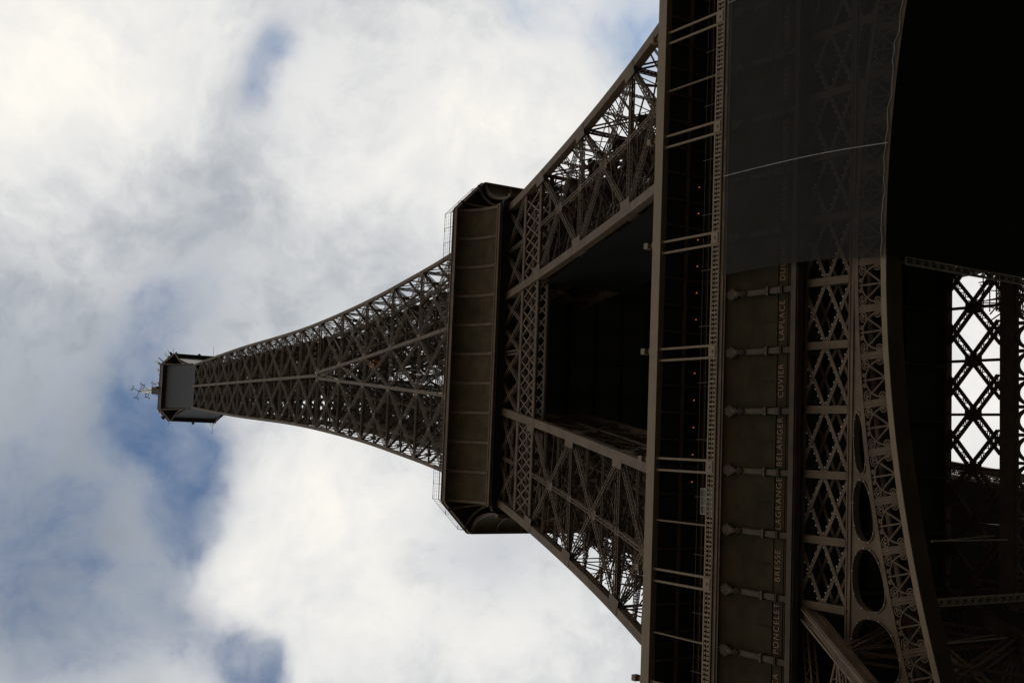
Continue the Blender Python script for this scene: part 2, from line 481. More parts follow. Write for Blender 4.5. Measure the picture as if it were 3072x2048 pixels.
    # lattice faces
    for fi, (a, b, n) in enumerate(FACES):
        m = MB()
        for zs in (LOW, MID, TOP):
            for k in range(len(zs) - 1):
                z0, z1 = zs[k], zs[k + 1]
                A0, B0, A1, B1 = corner(a, z0), corner(b, z0), corner(a, z1), corner(b, z1)
                if zs is TOP: w, d, t = .36, .36, .07
                elif zs is MID: w, d, t = .36, .34, .075
                else: w, d, t = .55, .5, .11
                if zs is MID and z0 in (57.5,):
                    m.lat(A0, B0, n, w, d, t); continue
                if zs is MID and z0 == 103.4: continue
                if zs is MID and z0 == 107.7:
                    for q in (0, 1):
                        P0 = A0 + (B0 - A0) * q / 2; P1 = A0 + (B0 - A0) * (q + 1) / 2
                        Q0 = A1 + (B1 - A1) * q / 2; Q1 = A1 + (B1 - A1) * (q + 1) / 2
                        m.lat(P0, Q1, n, .38, .3, .08); m.lat(P1, Q0, n, .38, .3, .08)
                        m.lat(P0, Q0, n, .34, .3, .08)
                    continue
                m.lat(A0, B1, n, w, d, t); m.lat(B0, A1, n, w, d, t)
                # double strut at the node
                m.lat(A0, B0, n, w, d, t)
                Am, Bm = corner(a, (z0 + z1) / 2), corner(b, (z0 + z1) / 2)
                if zs is not TOP:
                    m.lat((A0 + B0) / 2, (A1 + B1) / 2, n, w * 1.1, d, t)
                    nn = np.array(n, float); cc = (Am + Bm) / 2
                    ax = nrm((A1 + B1) / 2 - (A0 + B0) / 2)
                    m.bar(cc - ax * .75, cc + ax * .75, nn, .9, d + .06)
                    c0 = (A0 + B0) / 2; m.bar(c0 - ax * .4, c0 + ax * .4, nn, .62, d + .05)
                else:
                    cc = (A0 + B1 + B0 + A1) / 4; m.bar(cc - np.array([0, 0, .4]), cc + np.array([0, 0, .4]), n, .5, d + .05)
            if zs is TOP: m.lat(A1, B1, n, w, d, t)
        m.build('face_lattice', IRON, leg)
    return leg


legs = around(leg_build(), tower)

# ------------------------------------------------------------------ lattice between the legs, above the second floor (front, then turned)
m = MB()
for z0, z1 in zip(TOP[:-1], TOP[1:]):
    A0, A1 = corner(0, z0), corner(0, z1)
    mx = np.array([-1, 1, 1])
    if G(z0) > .6:
        m.lat(A0, A1 * mx, (0, -1, 0), .34, .3, .07); m.lat(A0 * mx, A1, (0, -1, 0), .34, .3, .07)
        m.lat(A0, A0 * mx, (0, -1, 0), .34, .3, .07)
        D0 = corner(3, z0); m.lat(D0, D0 * mx, (0, -1, 0), .3, .3, .07)
        m.lat(A0, D0 * mx, (0, 0, 1), .26, .26, .06); m.lat(A0 * mx, D0, (0, 0, 1), .26, .26, .06)
bl = m.build('leg_tie_lattice', IRON, tower)
around(bl, tower)

# ------------------------------------------------------------------ girder between legs under the second floor
m = MB()
ins = .35
for depth, (za, zb) in ((0, (103.4, 107.7)), (1.25, (103.4, 107.7))):
    ha, hb = H(za) - ins - depth, H(zb) - ins - depth
    xa = H(za) - .9
    for sx, z, h in ((0, za, ha), (0, zb, hb)):
        X = (H(z) - .5)
        m.bar((-X, -h, z), (X, -h, z), (0, -1, 0), .34, .34)
        m.bar((-X, -h - .1, z + .0), (X, -h - .1, z), (0, -1, 0), .5, .06)
    x = -xa; st = 1.36
    while x < xa:
        for s1 in (1, -1):
            p = np.array([x, -ha, za + .1]); q = np.array([x + s1 * 2.05, -hb, zb - .1])
            if abs(q[0]) < H(zb) - .6: m.bar(p, q, (0, -1, 0), .17, .07 if s1 > 0 else .12)
        x += st
second_girder = m.build('upper_girder', IRON, tower)
m = MB()
n4 = [-G(107.7), -G(107.7) / 2, 0, G(107.7) / 2, G(107.7)]
for depth in (0, 1.25):
    hb, hc = H(107.7) - ins - depth, H(113) - ins - depth
    for xa, xb in zip(n4[:-1], n4[1:]):
        k = G(113) / G(107.7)
        m.lat((xa, -hb, 107.8), (xb * k, -hc, 113), (0, -1, 0), .36, .3, .08); m.lat((xb, -hb, 107.8), (xa * k, -hc, 113), (0, -1, 0), .36, .3, .08)
    m.lat((0, -hb, 107.8), (0, -hc, 113), (0, -1, 0), .5, .3, .09)
m.build('cross_brace', IRON, second_girder)
around(second_girder, tower)

# ------------------------------------------------------------------ shaft above the meeting of the legs
SH = [182.7, 192.2, 201.9, 210.6, 218.9, 227, 234, 241.2, 248.2, 254.9, 261]
core = MB()
for z0, z1 in zip(SH[:-1], SH[1:]):
    for z in (z0, (z0 + z1) / 2):
        h = H(z) - .3
        for a, b in (((-h, -h), (h, h)), ((-h, h), (h, -h)), ((0, -h), (h, 0)), ((h, 0), (0, h)), ((0, h), (-h, 0)), ((-h, 0), (0, -h)), ((-h, 0), (h, 0)), ((0, -h), (0, h))):
            core.lat((*a, z), (*b, z), (0, 0, 1), .26, .24, .07)
    # inner lift cage
    r0, r1 = H(z0) * .42, H(z1) * .42
    c0 = [(-r0, -r0), (r0, -r0), (r0, r0), (-r0, r0)]; c1 = [(-r1, -r1), (r1, -r1), (r1, r1), (-r1, r1)]
    for i in range(4):
        j = (i + 1) % 4; n = ((0, -1, 0), (1, 0, 0), (0, 1, 0), (-1, 0, 0))[i]
        core.lat((*c0[i], z0), (*c1[i], z1), n, .4, .4, .1)
        K = max(2, int((z1 - z0) / 2.2))
        for k in range(K):
            f, f2 = k / K, (k + 1) / K
            P = lambda ci, ff: np.array([c0[ci][0] * (1 - ff) + c1[ci][0] * ff, c0[ci][1] * (1 - ff) + c1[ci][1] * ff, z0 + (z1 - z0) * ff])
            core.bar(P(i, f), P(j, f), n, .24, .2); core.bar(P(i, f), P(j, f2), n, .16, .12); core.bar(P(j, f), P(i, f2), n, .16, .12)
        core.lat((*np.array(c0[i]) * 0, z0), (*np.array(c1[i]) * .9, z1), n, .3, .3, .08)
# stair flights winding round the cage
z = 183.5; k = 0
while z < 259:
    r = H(z) * .72; a0 = [(-1, -1), (1, -1), (1, 1), (-1, 1)][k % 4]; a1 = [(-1, -1), (1, -1), (1, 1), (-1, 1)][(k + 1) % 4]
    core.bar((a0[0] * r, a0[1] * r, z), (a1[0] * r, a1[1] * r, z + 2.2), (0, 0, 1), .95, .1)
    core.bar((a0[0] * r - .55, a0[1] * r, z), (a0[0] * r + .55, a0[1] * r, z), (0, 0, 1), 1.1, .1)
    z += 2.2; k += 1
shaft = core.build('shaft', IRON, tower)
for i, sgn in enumerate(((-1, -1), (1, -1), (1, 1), (-1, 1))):
    c = MB(); V = []; zz = np.linspace(182.5, 263, 40); w = .46
    for z in zz:
        h = H(z); x0 = h - w if sgn[0] > 0 else -h; y0 = h - w if sgn[1] > 0 else -h
        V += [(x0, y0, z), (x0 + w, y0, z), (x0 + w, y0 + w, z), (x0, y0 + w, z)]
    F = [(r * 4 + j, r * 4 + (j + 1) % 4, r * 4 + (j + 1) % 4 + 4, r * 4 + j + 4) for r in range(39) for j in range(4)]
    c.mesh(V, F); c.build('chord', IRON, shaft)
for fi in range(4):
    m = MB(); cch = MB()
    rot = lambda p: np.array([(p[0], p[1], p[2]), (-p[1], p[0], p[2]), (-p[0], -p[1], p[2]), (p[1], -p[0], p[2])][fi])
    n = rot((0, -1, 0))
    pts = [rot((0, -H(z) + .23, z)) for z in np.linspace(182.5, 262, 40)]
    cch.path(pts, n, .5, .46); cch.build('chord', IRON, shaft)
    for z0, z1 in zip(SH[:-1], SH[1:]):
        h0, h1 = H(z0) - .23, H(z1) - .23
        for s in (-1, 1):
            a0, a1, b0, b1 = rot((0, -h0, z0)), rot((0, -h1, z1)), rot((s * h0, -h0, z0)), rot((s * h1, -h1, z1))
            m.lat(a0, b1, n, .32, .3, .08); m.lat(b0, a1, n, .32, .3, .08); m.lat(a0, b0, n, .36, .3, .08)
            zm = (z0 + z1) / 2; hm = H(zm) - .5
            m.lat(rot((0, -hm, zm)), rot((s * hm, -hm, zm)), n, .24, .24, .06)
            m.bar(rot((s * .0 + s * .2, -h0 + .05, z0 - .7)), rot((s * .2, -H(z0 + .7) + .28, z0 + .7)), n, .7, .3)
    m.build('face_lattice', IRON, shaft)

# ------------------------------------------------------------------ galleries: shared cove builder
def octagon(h, c):
    return [(-h + c, -h), (h - c, -h), (h, -h + c), (h, h - c), (h - c, h), (-h + c, h), (-h, h - c), (-h, -h + c)]


def slab(mb, poly, z0, z1):
    return mb.prism(poly, lambda u, v, d: (u, v, d), z0, z1)


def cove_profile(y0, y1, z0, z1, k=14, p=1.0):
    out = []
    for i in range(k + 1):
        t = i / k * math.pi / 2
        out.append((-(y0 + (y1 - y0) * (1 - math.cos(t)) ** p), z0 + (z1 - z0) * math.sin(t)))
    return out


def strip(mb, prof, xa, xb, th):
    """a bent plate: profile (y,z) between xa(i) and xb(i), thickness th backwards"""
    k = len(prof); V = []
    for i, (y, z) in enumerate(prof):
        V += [(xa(i), y, z), (xb(i), y, z), (xb(i), y + th, z + th * .3), (xa(i), y + th, z + th * .3)]
    F = []
    for r in range(k - 1):
        for j in range(4): F.append((r * 4 + j, r * 4 + (j + 1) % 4, r * 4 + 4 + (j + 1) % 4, r * 4 + 4 + j))
    F += [(3, 2, 1, 0), tuple(4 * (k - 1) + j for j in range(4))]
    return mb.mesh(V, F)


# ------------------------------------------------------------------ second platform
m = MB(); slab(m, octagon(20.44, 3.57), 118.15, 118.55)
slab(m, octagon(17.6, .2), 112.55, 113.0)
m.box((-15.3, -15.3, 113.02), (15.3, 15.3, 118.1))
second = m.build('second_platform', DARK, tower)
m = MB(); o8 = octagon(20.44, 3.57)
for i in range(8):
    p, q = o8[i], o8[(i + 1) % 8]; d = nrm(np.array([q[1] - p[1], p[0] - q[0]]).astype(float))
    e1 = np.array([p[0], p[1]]) + d * .04; e2 = np.array([q[0], q[1]]) + d * .04
    for z, w, dp in ((118.4, .62, .1), (118.84, .16, .3), (118.06, .10, .22)):
        m.bar((*e1, z), (*e2, z), (d[0], d[1], 0), w, dp)
m.build('fascia', IRON, second)
m = MB()
for k in range(9):     # joists under the floor
    x = -15.6 + k * 3.9
    m.box((x - .08, -17.3, 112.0), (x + .08, 17.3, 112.5)); m.box((-17.3, x - .06, 112.2), (17.3, x + .06, 112.53))
m.build('floor_joists', DARK, second)  # dark tone puts the underside shade into the joists' colour
prof = cove_profile(17.95, 20.3, 112.75, 118.0)
strip_mb = MB(); strip(strip_mb, prof, lambda i: -16.87, lambda i: 16.87, .12)
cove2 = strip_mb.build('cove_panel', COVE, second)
rp = cove_profile(18.10, 20.38, 112.75, 117.98)
for k in range(11):
    x = -16.75 + k * 3.35
    r = MB(); strip(r, rp, lambda i: x - .16, lambda i: x + .16, .3)
    ro = r.build('rib', IRON, cove2)
m = MB(); m.box((-17.0, -18.3, 112.2), (17.0, -17.9, 112.72)); m.box((-17.0, -18.36, 112.6), (17.0, -18.3, 112.78))
m.build('lower_rim', IRON, cove2)
around(cove2, second)
for sx in (1, -1):      # curved corner brackets under the chamfers
    for sy in (1, -1):
        for t in (0, 1):
            b = MB(); pts = []
            for i in range(12):
                a = i / 11 * math.pi / 2; o1 = 16.9 + (1 - math.cos(a)) * (3.2 if t else .9); z = 112.9 + 5.1 * math.sin(a)
                o2 = 16.9 + (1 - math.cos(a)) * (.9 if t else 3.2)
                pts.append((sx * o1, sy * o2, z))
            b.path(pts, (sx, -sy, 0), .3, .2); b.build('corner_bracket', COVE, second)
m = MB()
for i in range(8):       # tall mesh fence on the second floor
    p, q = np.array(octagon(20.3, 3.57)[i]), np.array(octagon(20.3, 3.57)[(i + 1) % 8]); L_ = np.linalg.norm(q - p)
    n = max(2, int(L_ / 1.7))
    for k in range(n + 1):
        x = p + (q - p) * k / n
        m.bar((*x, 118.9), (*x, 121.3), (1, 0, 0), .035, .035)
        m.bar((*x, 121.3), (*(x * .982), 121.9), (0, 0, 1), .06, .06)
    for z, w in ((119.4, .03), (119.9, .07), (120.4, .016), (120.9, .016), (121.3, .035)):
        m.bar((*p, z), (*q, z), (0, 0, 1), w, w)
    ns = int(L_ / .42)
    for k in range(ns):
        x = p + (q - p) * k / ns; m.bar((*x, 118.9), (*x, 121.3), (1, 0, 0), .012, .012)
m.build('safety_fence', IRON, second)

# ------------------------------------------------------------------ third platform (summit)
m = MB(); slab(m, octagon(7.9, 2.63), 275.3, 276.2); slab(m, octagon(6.3, 2.0), 278.1, 281.4)
m.box((-4.2, -4.2, 262), (4.2, 4.2, 275.2))
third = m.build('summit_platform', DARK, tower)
m = MB(); o8 = octagon(7.9, 2.63)
for i in range(8):
    p, q = o8[i], o8[(i + 1) % 8]; d = nrm(np.array([q[1] - p[1], p[0] - q[0]]).astype(float))
    e1 = np.array(p) + d * .03; e2 = np.array(q) + d * .03
    m.bar((*e1, 275.6), (*e2, 275.6), (d[0], d[1], 0), .55, .08)
    for z in (276.3, 276.9, 277.3, 277.8): m.bar((*e1, z), (*e2, z), (d[0], d[1], 0), .14, .1)
    for k in range(9):
        x = e1 + (e2 - e1) * k / 8; m.bar((*x, 275.9), (*x, 277.8), (d[0], d[1], 0), .14, .1)
m.build('railing', IRON, third)
prof = [(-(4.95 + 2.1 * t ** 1.6), 260.6 + 14.7 * t) for t in np.linspace(0, 1, 14)]
s_ = MB(); strip(s_, prof, lambda i: -(4.9 + .0 * i), lambda i: 4.9 + .0 * i, .08)
c3_ = s_.build('mesh_cladding', GREYMESH, third); around(c3_, third)
for sx in (1, -1):
    for sy in (1, -1):
        for t in (0, 1):
            b = MB(); pts = []
            for i in range(14):
                a = i / 13
                e1, e2 = 5.05 + (.25 if t else 2.75) * a ** 2.6, 5.05 + (2.75 if t else .25) * a ** 2.6
                pts.append((sx * e1, sy * e2, 262.5 + 12.7 * a ** .75))
            b.path(pts, (sx, -sy, 0), .34, .26); b.build('corner_bracket', IRON, third)
rr = random.Random(3)
for k in range(60):       # aerials, dishes and lamps crowding the summit rail
    i = k % 8; p, q = np.array(octagon(7.7, 2.6)[i]), np.array(octagon(7.7, 2.6)[(i + 1) % 8]); f = rr.random()
    x = p + (q - p) * f; a = MB(); z0 = 277.8; hh = rr.choice((.7, 1.1, 1.8, 2.6))
    a.bar((*x, z0), (*(x * 1.0), z0 + hh), (1, 0, 0), .12, .12)
    if k % 3 == 0: a.box((x[0] - .28, x[1] - .2, z0 + hh - .5), (x[0] + .28, x[1] + .2, z0 + hh))
    if k % 4 == 1: a.bar((*x, z0 + hh * .8), (*(x * 1.16), z0 + hh * .8 + .4), (0, 0, 1), .09, .09)
    if k % 5 == 2: a.bar((*(x * .99), z0 + .2), (*(x * 1.09), z0 + .5), (0, 0, 1), .5, .5)
    a.build('aerial', WHITE if k % 3 == 0 else IRON, third)
for x, y, dx, dy in ((8, -5.4, 1.2, -.2), (-8, -5.4, -1.1, -.3), (8, 4.3, 2.4, -.2), (-8, 5.2, -2.6, -.3), (7.9, 5.2, .9, 0)):
    a = MB(); a.bar((x * .98, y, 276.5), (x + dx, y + dy, 276.2), (0, 0, 1), .06, .06); a.build('whip_aerial', IRON, third)
# lantern above the summit cabin
m = MB()
for z0, z1, r0, r1 in ((281.4, 290, 3.4, 2.6), (290, 300, 2.4, 1.3), (300, 309, 1.2, .9)):
    for i in range(4):
        a0, a1 = math.pi / 4 + i * math.pi / 2, math.pi / 4 + (i + 1) * math.pi / 2
        P = lambda a, r, z: (r * math.cos(a), r * math.sin(a), z)
        m.lat(P(a0, r0, z0), P(a0, r1, z1), (math.cos(a0), math.sin(a0), 0), .4, .4, .1)
        m.lat(P(a0, r0, z0), P(a1, r1, z1), (1, 1, 0), .3, .2, .08); m.lat(P(a1, r0, z0), P(a0, r1, z1), (1, 1, 0), .3, .2, .08)
        m.bar(P(a0, r1, z1), P(a1, r1, z1), (0, 0, 1), .4, .4)
lantern = m.build('lantern', IRON, tower)
m = MB(); nn = 16
for za, zb, r in ((308.5, 313.6, .62), (313.75, 319.6, .58)):
    ring = [(r * math.cos(a), r * math.sin(a)) for a in np.linspace(0, 2 * math.pi, nn, endpoint=False)]
    slab(m, [(x + .15, y) for x, y in ring], za, zb)
mast = m.build('antenna_mast', WHITE, tower)
m = MB(); m.bar((.15, -.66, 309), (.15, -.66, 319.4), (0, -1, 0), .16, .1); m.bar((.15, 0, 319), (.15, 0, 325.2), (1, 0, 0), .16, .16); m.build('cable_duct', IRON, mast)
for z in (312.9, 323.6):
    for i in range(4):
        a = math.radians(20) + i * math.pi / 2; c_, s_2 = math.cos(a), math.sin(a); t = np.array([-s_2, c_, 0]); e_ = np.array([c_ * 2.0 + .15, s_2 * 2.0, z])
        d = MB(); d.bar((.15, 0, z), e_, (0, 0, 1), .12, .12)
        for o in (-1, 1):
            d.bar(e_ + t * .55 * o - np.array([c_, s_2, 0]) * .3, e_ + t * .55 * o + np.array([c_, s_2, 0]) * .5, (0, 0, 1), .1, .1)
        d.bar(e_ - t * .55, e_ + t * .55, (0, 0, 1), .1, .1); d.bar(e_ + np.array([0, 0, -1.0]), e_ + np.array([0, 0, 1.0]), (c_, s_2, 0), .1, .1)
        d.build('dipole_arm', IRON, mast)

# ------------------------------------------------------------------ first platform
BAY = 3.71
m = MB()
OUT, VOID, = 34.0, 18.75
for a, b in (((-OUT, -OUT), (OUT, -VOID)), ((-OUT, VOID), (OUT, OUT)), ((-OUT, -VOID), (-VOID, VOID)), ((VOID, -VOID), (OUT, VOID))):
    m.box((*a, 52.75), (*b, 57.0))
m.prism([(-18.74, -18.74), (-11.2, -18.74), (-11.9, -8), (-11.0, 4), (-11.4, 18.74), (-18.74, 18.74)], lambda u, v, d: (u, v, d), 52.8, 53.0)  # added sheet over part of the void, blocks the sky so it reads black
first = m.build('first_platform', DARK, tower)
m = MB()      # beams under the floor
for k in range(19):
    x = -33.4 + k * BAY
    m.box((x - .12, -33.3, 52.1), (x + .12, -19.4, 52.73))
for y in (-30.5, -27, -23.5): m.box((-33, y - .1, 52.15), (33, y + .1, 52.74))
m.build('floor_joists', DARK, first)
# deck edge, cornice
m = MB()
m.box((-35.38, -35.40, 57.17), (35.38, -33.9, 57.44)); m.box((-35.45, -35.50, 57.45), (35.45, -33.9, 57.6))
m.box((-35.3, -35.32, 57.02), (35.3, -34.6, 57.16))
cor = m.build('cornice', IRON, first); around(cor, first)
# balustrade
m = MB(); y = -35.33
m.box((-35.3, y - .07, 58.22), (35.3, y + .07, 58.34)); m.box((-35.3, y - .05, 57.62), (35.3, y + .05, 57.70))
n = int(70.4 / .296)
for k in range(n + 1):
    x = -35.2 + k * 70.4 / n
    if k % 5 == 0: m.box((x - .07, y - .08, 57.66), (x + .07, y + .06, 58.3)); continue
    m.box((x - .035, y - .03, 57.68), (x + .035, y + .03, 58.24))
    m.box((x - .10, y - .045, 57.72), (x + .10, y + .045, 57.86)); m.box((x - .09, y - .045, 58.08), (x + .09, y + .045, 58.2))
m.box((-35.2, y - .02, 57.94), (35.2, y + .02, 57.99))
bal = m.build('balustrade', TAN, first); around(bal, first)
# gallery roof beam, roof and inner wall
m = MB(); m.box((-35.7, -35.55, 63.42), (35.7, -35.05, 64.2)); m.box((-35.7, -35.60, 63.3), (35.7, -35.1, 63.40))
beam = m.build('roof_beam', TAN, first); around(beam, first)
m = MB(); 
for k, (a, b) in enumerate((((-35.0, -35.0), (35.0, -24)), ((-35, 24), (35, 35)), ((-35, -24), (-24, 24)), ((24, -24), (35, 24)))): m.box((*a, 63.5), (*b, 63.95))
m.build('gallery_roof', DARK, first)
m = MB()
for s in (1, -1): m.box((-24, s * 29 - .2, 57.05), (24, s * 29 + .2, 63.45)); m.box((s * 29 - .2, -24, 57.05), (s * 29 + .2, 24, 63.45))
m.build('gallery_wall', GLAZE, first)
m = MB()
for k in range(20): x = -23 + k * 2.42; m.box((x - .05, -29.3, 57.1), (x + .05, -29.22, 63.4))
m.box((-24, -29.3, 60.6), (24, -29.22, 60.72))
m.build('window_mullions', IRON, first)


def cyl(mb, p, q, r, n=10):
    p = np.array(p, float); q = np.array(q, float); u = nrm(q - p); a = nrm(np.cross(u, (.3, .9, .31))); b = np.cross(u, a)
    an = np.linspace(0, 2 * math.pi, n, endpoint=False)
    V = [p + r * (a * math.cos(t) + b * math.sin(t)) for t in an] + [q + r * (a * math.cos(t) + b * math.sin(t)) for t in an]
    F = [(i, (i + 1) % n, n + (i + 1) % n, n + i) for i in range(n)] + [tuple(range(n - 1, -1, -1)), tuple(range(n, 2 * n))]
    return mb.mesh(V, F)


post = MB(); cyl(post, (0, 0, 57.62), (0, 0, 63.4), .085); post.box((-.13, -.13, 57.6), (.13, .13, 57.75)); post.box((-.13, -.12, 63.2), (.13, .12, 63.3))
P0 = post.build('gallery_post', TAN, first)
thin = MB(); thin.box((-.05, -.05, 57.6), (.05, .05, 63.4)); thin.box((-.012, -.1, 57.6), (.012, .1, 63.4))
T0 = thin.build('slim_post', TAN, first)
plate = MB(); plate.box((-.40, -.06, 57.62), (.40, .02, 58.34)); plate.box((-.36, -.1, 57.68), (.36, -.06, 58.28)); cyl(plate, (0, -.16, 57.98), (0, -.1, 57.98), .09)
PL0 = plate.build('post_plinth', TAN, first)
fl = MB(); fl.box((-.2, -.25, 64.75), (.2, .2, 65.15)); fl.box((-.03, -.05, 64.2), (.03, .05, 64.75)); fl.bar((-.2, 0, 64.5), (.2, 0, 64.5), (0, 0, 1), .08, .08)
FL0 = fl.build('floodlight', TAN, first)
firstp = True
for k in range(-4, 5):
    xc = 3.85 + (k) * 7.42
    if abs(xc) > 35: continue
    for dx in (-.39, .39):
        o = P0 if firstp and dx < 0 else copy_tree(P0, first)
        o.location = (xc + dx, -35.33, 0)
    o = PL0 if firstp else copy_tree(PL0, first); o.location = (xc, -35.4, 0)
    o = FL0 if firstp else copy_tree(FL0, first); o.location = (xc + .3, -35.3, 0)
    firstp = False
ft = True
for x in (14.87, 22.3, 29.7, -14.75, -22.2, -29.6):
    o = T0 if ft else copy_tree(T0, first); ft = False; o.location = (x, -35.28, 0)
# ceiling lamps
lm = MB(); cyl(lm, (0, 0, 63.40), (0, 0, 63.48), .034)
L0 = lm.build('ceiling_lamp', AMBER, first)
for k in range(12):
    o = L0 if k == 0 else copy_tree(L0, first); o.location = (6.73 + 1.89 - k * 1.89, -32.05, 0)

# columns, ceiling beams and a glass screen inside the gallery
ic = MB(); cyl(ic, (0, 0, 57.1), (0, 0, 63.45), .11); ic.box((-.2, -.2, 63.1), (.2, .2, 63.45))
I0_ = ic.build('gallery_column', IRON, first)
for k in range(18):
    o = I0_ if k == 0 else copy_tree(I0_, first); o.location = (-31.5 + k * BAY, -31.2, 0)
m = MB()
for k in range(37): x = -33.4 + k * BAY / 2; m.box((x - .06, -35.0, 63.22), (x + .06, -29.2, 63.49))
for y in (-33.2, -31.2): m.box((-34, y - .07, 63.18), (34, y + .07, 63.48))
m.build('ceiling_beams', IRON, first)
m = MB()
for x in (-14.1, -13.55, -13.0, -12.45): m.box((x - .035, -34.55, 57.6), (x + .035, -34.48, 59.75))
for z in (58.5, 59.1, 59.72): m.box((-14.13, -34.56, z - .03), (-12.42, -34.47, z + .03))
gs = m.build('glass_screen', GALV, first)
m = MB(); m.box((-14.06, -34.52, 58.55), (-12.48, -34.50, 59.68)); m.build('pane', GLAZE, gs)
m = MB()
for z, w in ((58.8, .016), (59.3, .016)): m.box((-35, -35.25, z - w / 2), (35, -35.22, z + w / 2))
for k in range(20): x = -35.2 + k * 3.705; m.box((x - .012, -35.27, 58.3), (x + .012, -35.23, 59.5))
m.build('guard_wires', IRON, first)

# frieze with the names, consoles
prof = [(-34.62, 52.95)] + [(-(34.62 + .72 * (1 - math.cos(t)) ** .9), 52.95 + 4.05 * math.sin(t)) for t in np.linspace(.02, math.pi / 2, 14)]
s_ = MB(); strip(s_, prof, lambda i: -34.6, lambda i: 34.6, .1)
for k in range(18):
    x = -33.39 + k * BAY + BAY / 2
    s_.box((x - .015, -34.70, 53.0), (x + .015, -34.60, 55.4))
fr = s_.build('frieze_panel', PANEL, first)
m = MB(); m.box((-34.9, -34.72, 51.66), (34.9, -34.5, 52.93)); m.box((-34.9, -34.78, 52.93), (34.9, -34.6, 53.02)); m.box((-34.9, -34.77, 52.10), (34.9, -34.722, 52.18)); m.box((-34.9, -34.80, 51.9), (34.9, -34.722, 51.98))
m.build('name_band', PANEL, fr)
m = MB(); m.box((-35, -35.0, 51.25), (35, -34.4, 51.65)); m.box((-35, -34.9, 51.18), (35, -34.4, 51.24)); 
m.build('lower_rim', CONSOLE, fr)
frs = around(fr, first)
con = MB(); yb = -34.72
con.box((-.17, -35.0, 51.66), (.17, yb, 52.30))
con.box((-.22, -35.12, 52.30), (.22, yb, 52.40)); con.box((-.20, -35.16, 52.40), (.20, yb, 52.52)); con.box((-.18, -35.06, 52.52), (.18, yb, 53.42))
con.box((-.10, -35.075, 52.70), (.10, -35.06, 53.2)); con.box((-.27, -35.16, 53.42), (.27, yb, 53.55)); con.box((-.23, -35.11, 53.55), (.23, yb, 53.66))
con.box((-.165, -35.04, 53.66), (.165, yb, 55.6))
con.box((-.11, -35.06, 53.75), (.11, -35.04, 55.3))
for i in range(9):       # scroll and palmette head
    a0, a1 = i / 9, (i + 1) / 9
    con.bar((0, -35.06 - .22 * math.sin(a0 * 2.6), 55.4 + .9 * a0), (0, -35.06 - .22 * math.sin(a1 * 2.6), 55.4 + .9 * a1), (0, -1, .2), .24, .14)
for a in (-62, -38, -14, 14, 38, 62):
    r_ = math.radians(a); con.bar((.05 * a / 62, -35.10, 56.0), (.34 * math.sin(r_), -35.26, 56.15 + .62 * math.cos(r_)), (0, -1, 0), .13, .12)
    con.bar((.34 * math.sin(r_), -35.26, 56.15 + .62 * math.cos(r_)), (.40 * math.sin(r_), -35.2, 56.2 + .75 * math.cos(r_)), (0, -1, 0), .09, .1)
con.box((-.2, -35.2, 56.0), (.2, -35.08, 56.14))
cyl(con, (-.18, -35.1, 55.62), (.18, -35.1, 55.62), .13)
con.box((-.15, -35.2, 56.15), (.15, -34.9, 57.0))
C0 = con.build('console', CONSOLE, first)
for k in range(19):
    o = C0 if k == 0 else copy_tree(C0, first); o.location = (-33.39 + k * BAY, 0, 0)
NAMES = ['SEGUIN', 'LALANDE', 'TRESCA', 'PONCELET', 'BRESSE', 'LAGRANGE', 'BELANGER', 'CUVIER', 'LAPLACE', 'DULONG', 'CHASLES',
         'LAVOISIER', 'AMPERE', 'CHEVREUL', 'FLACHAT', 'NAVIER', 'LEGENDRE', 'CHAPTAL']
for k, nm in enumerate(NAMES):
    cu = bpy.data.curves.new('inscription', 'FONT'); cu.body = nm; cu.size = .66; cu.align_x = 'CENTER'; cu.extrude = .012
    cu.space_character = 1.22; cu.offset = -.009; cu.resolution_u = 6
    tob = bpy.data.objects.new('inscription_text', cu)
    me = bpy.data.meshes.new_from_object(tob); me.name = 'inscription'; bpy.data.objects.remove(tob); bpy.data.curves.remove(cu)
    xs_ = [v.co.x for v in me.vertices]; wd = max(xs_) - min(xs_)
    for v in me.vertices: v.co.x *= .80
    me.materials.append(GOLD)
    o = bpy.data.objects.new('inscription', me); C.objects.link(o); o.parent = first
    o.rotation_euler = (math.pi / 2, 0, 0); o.location = (-33.39 + (k + .5) * BAY, -34.735, 52.37)
    o['label'] = 'gilded name ' + nm + ' on the frieze'

# ------------------------------------------------------------------ front girder under the frieze, spandrel, arch
AX, AZ, AR = 2.0, -29.66, 74.87
THK = 2.25
def zin(x): return AZ + math.sqrt(AR ** 2 - (x - AX) ** 2)
def zex(x): return AZ + math.sqrt((AR + THK) ** 2 - (x - AX) ** 2)


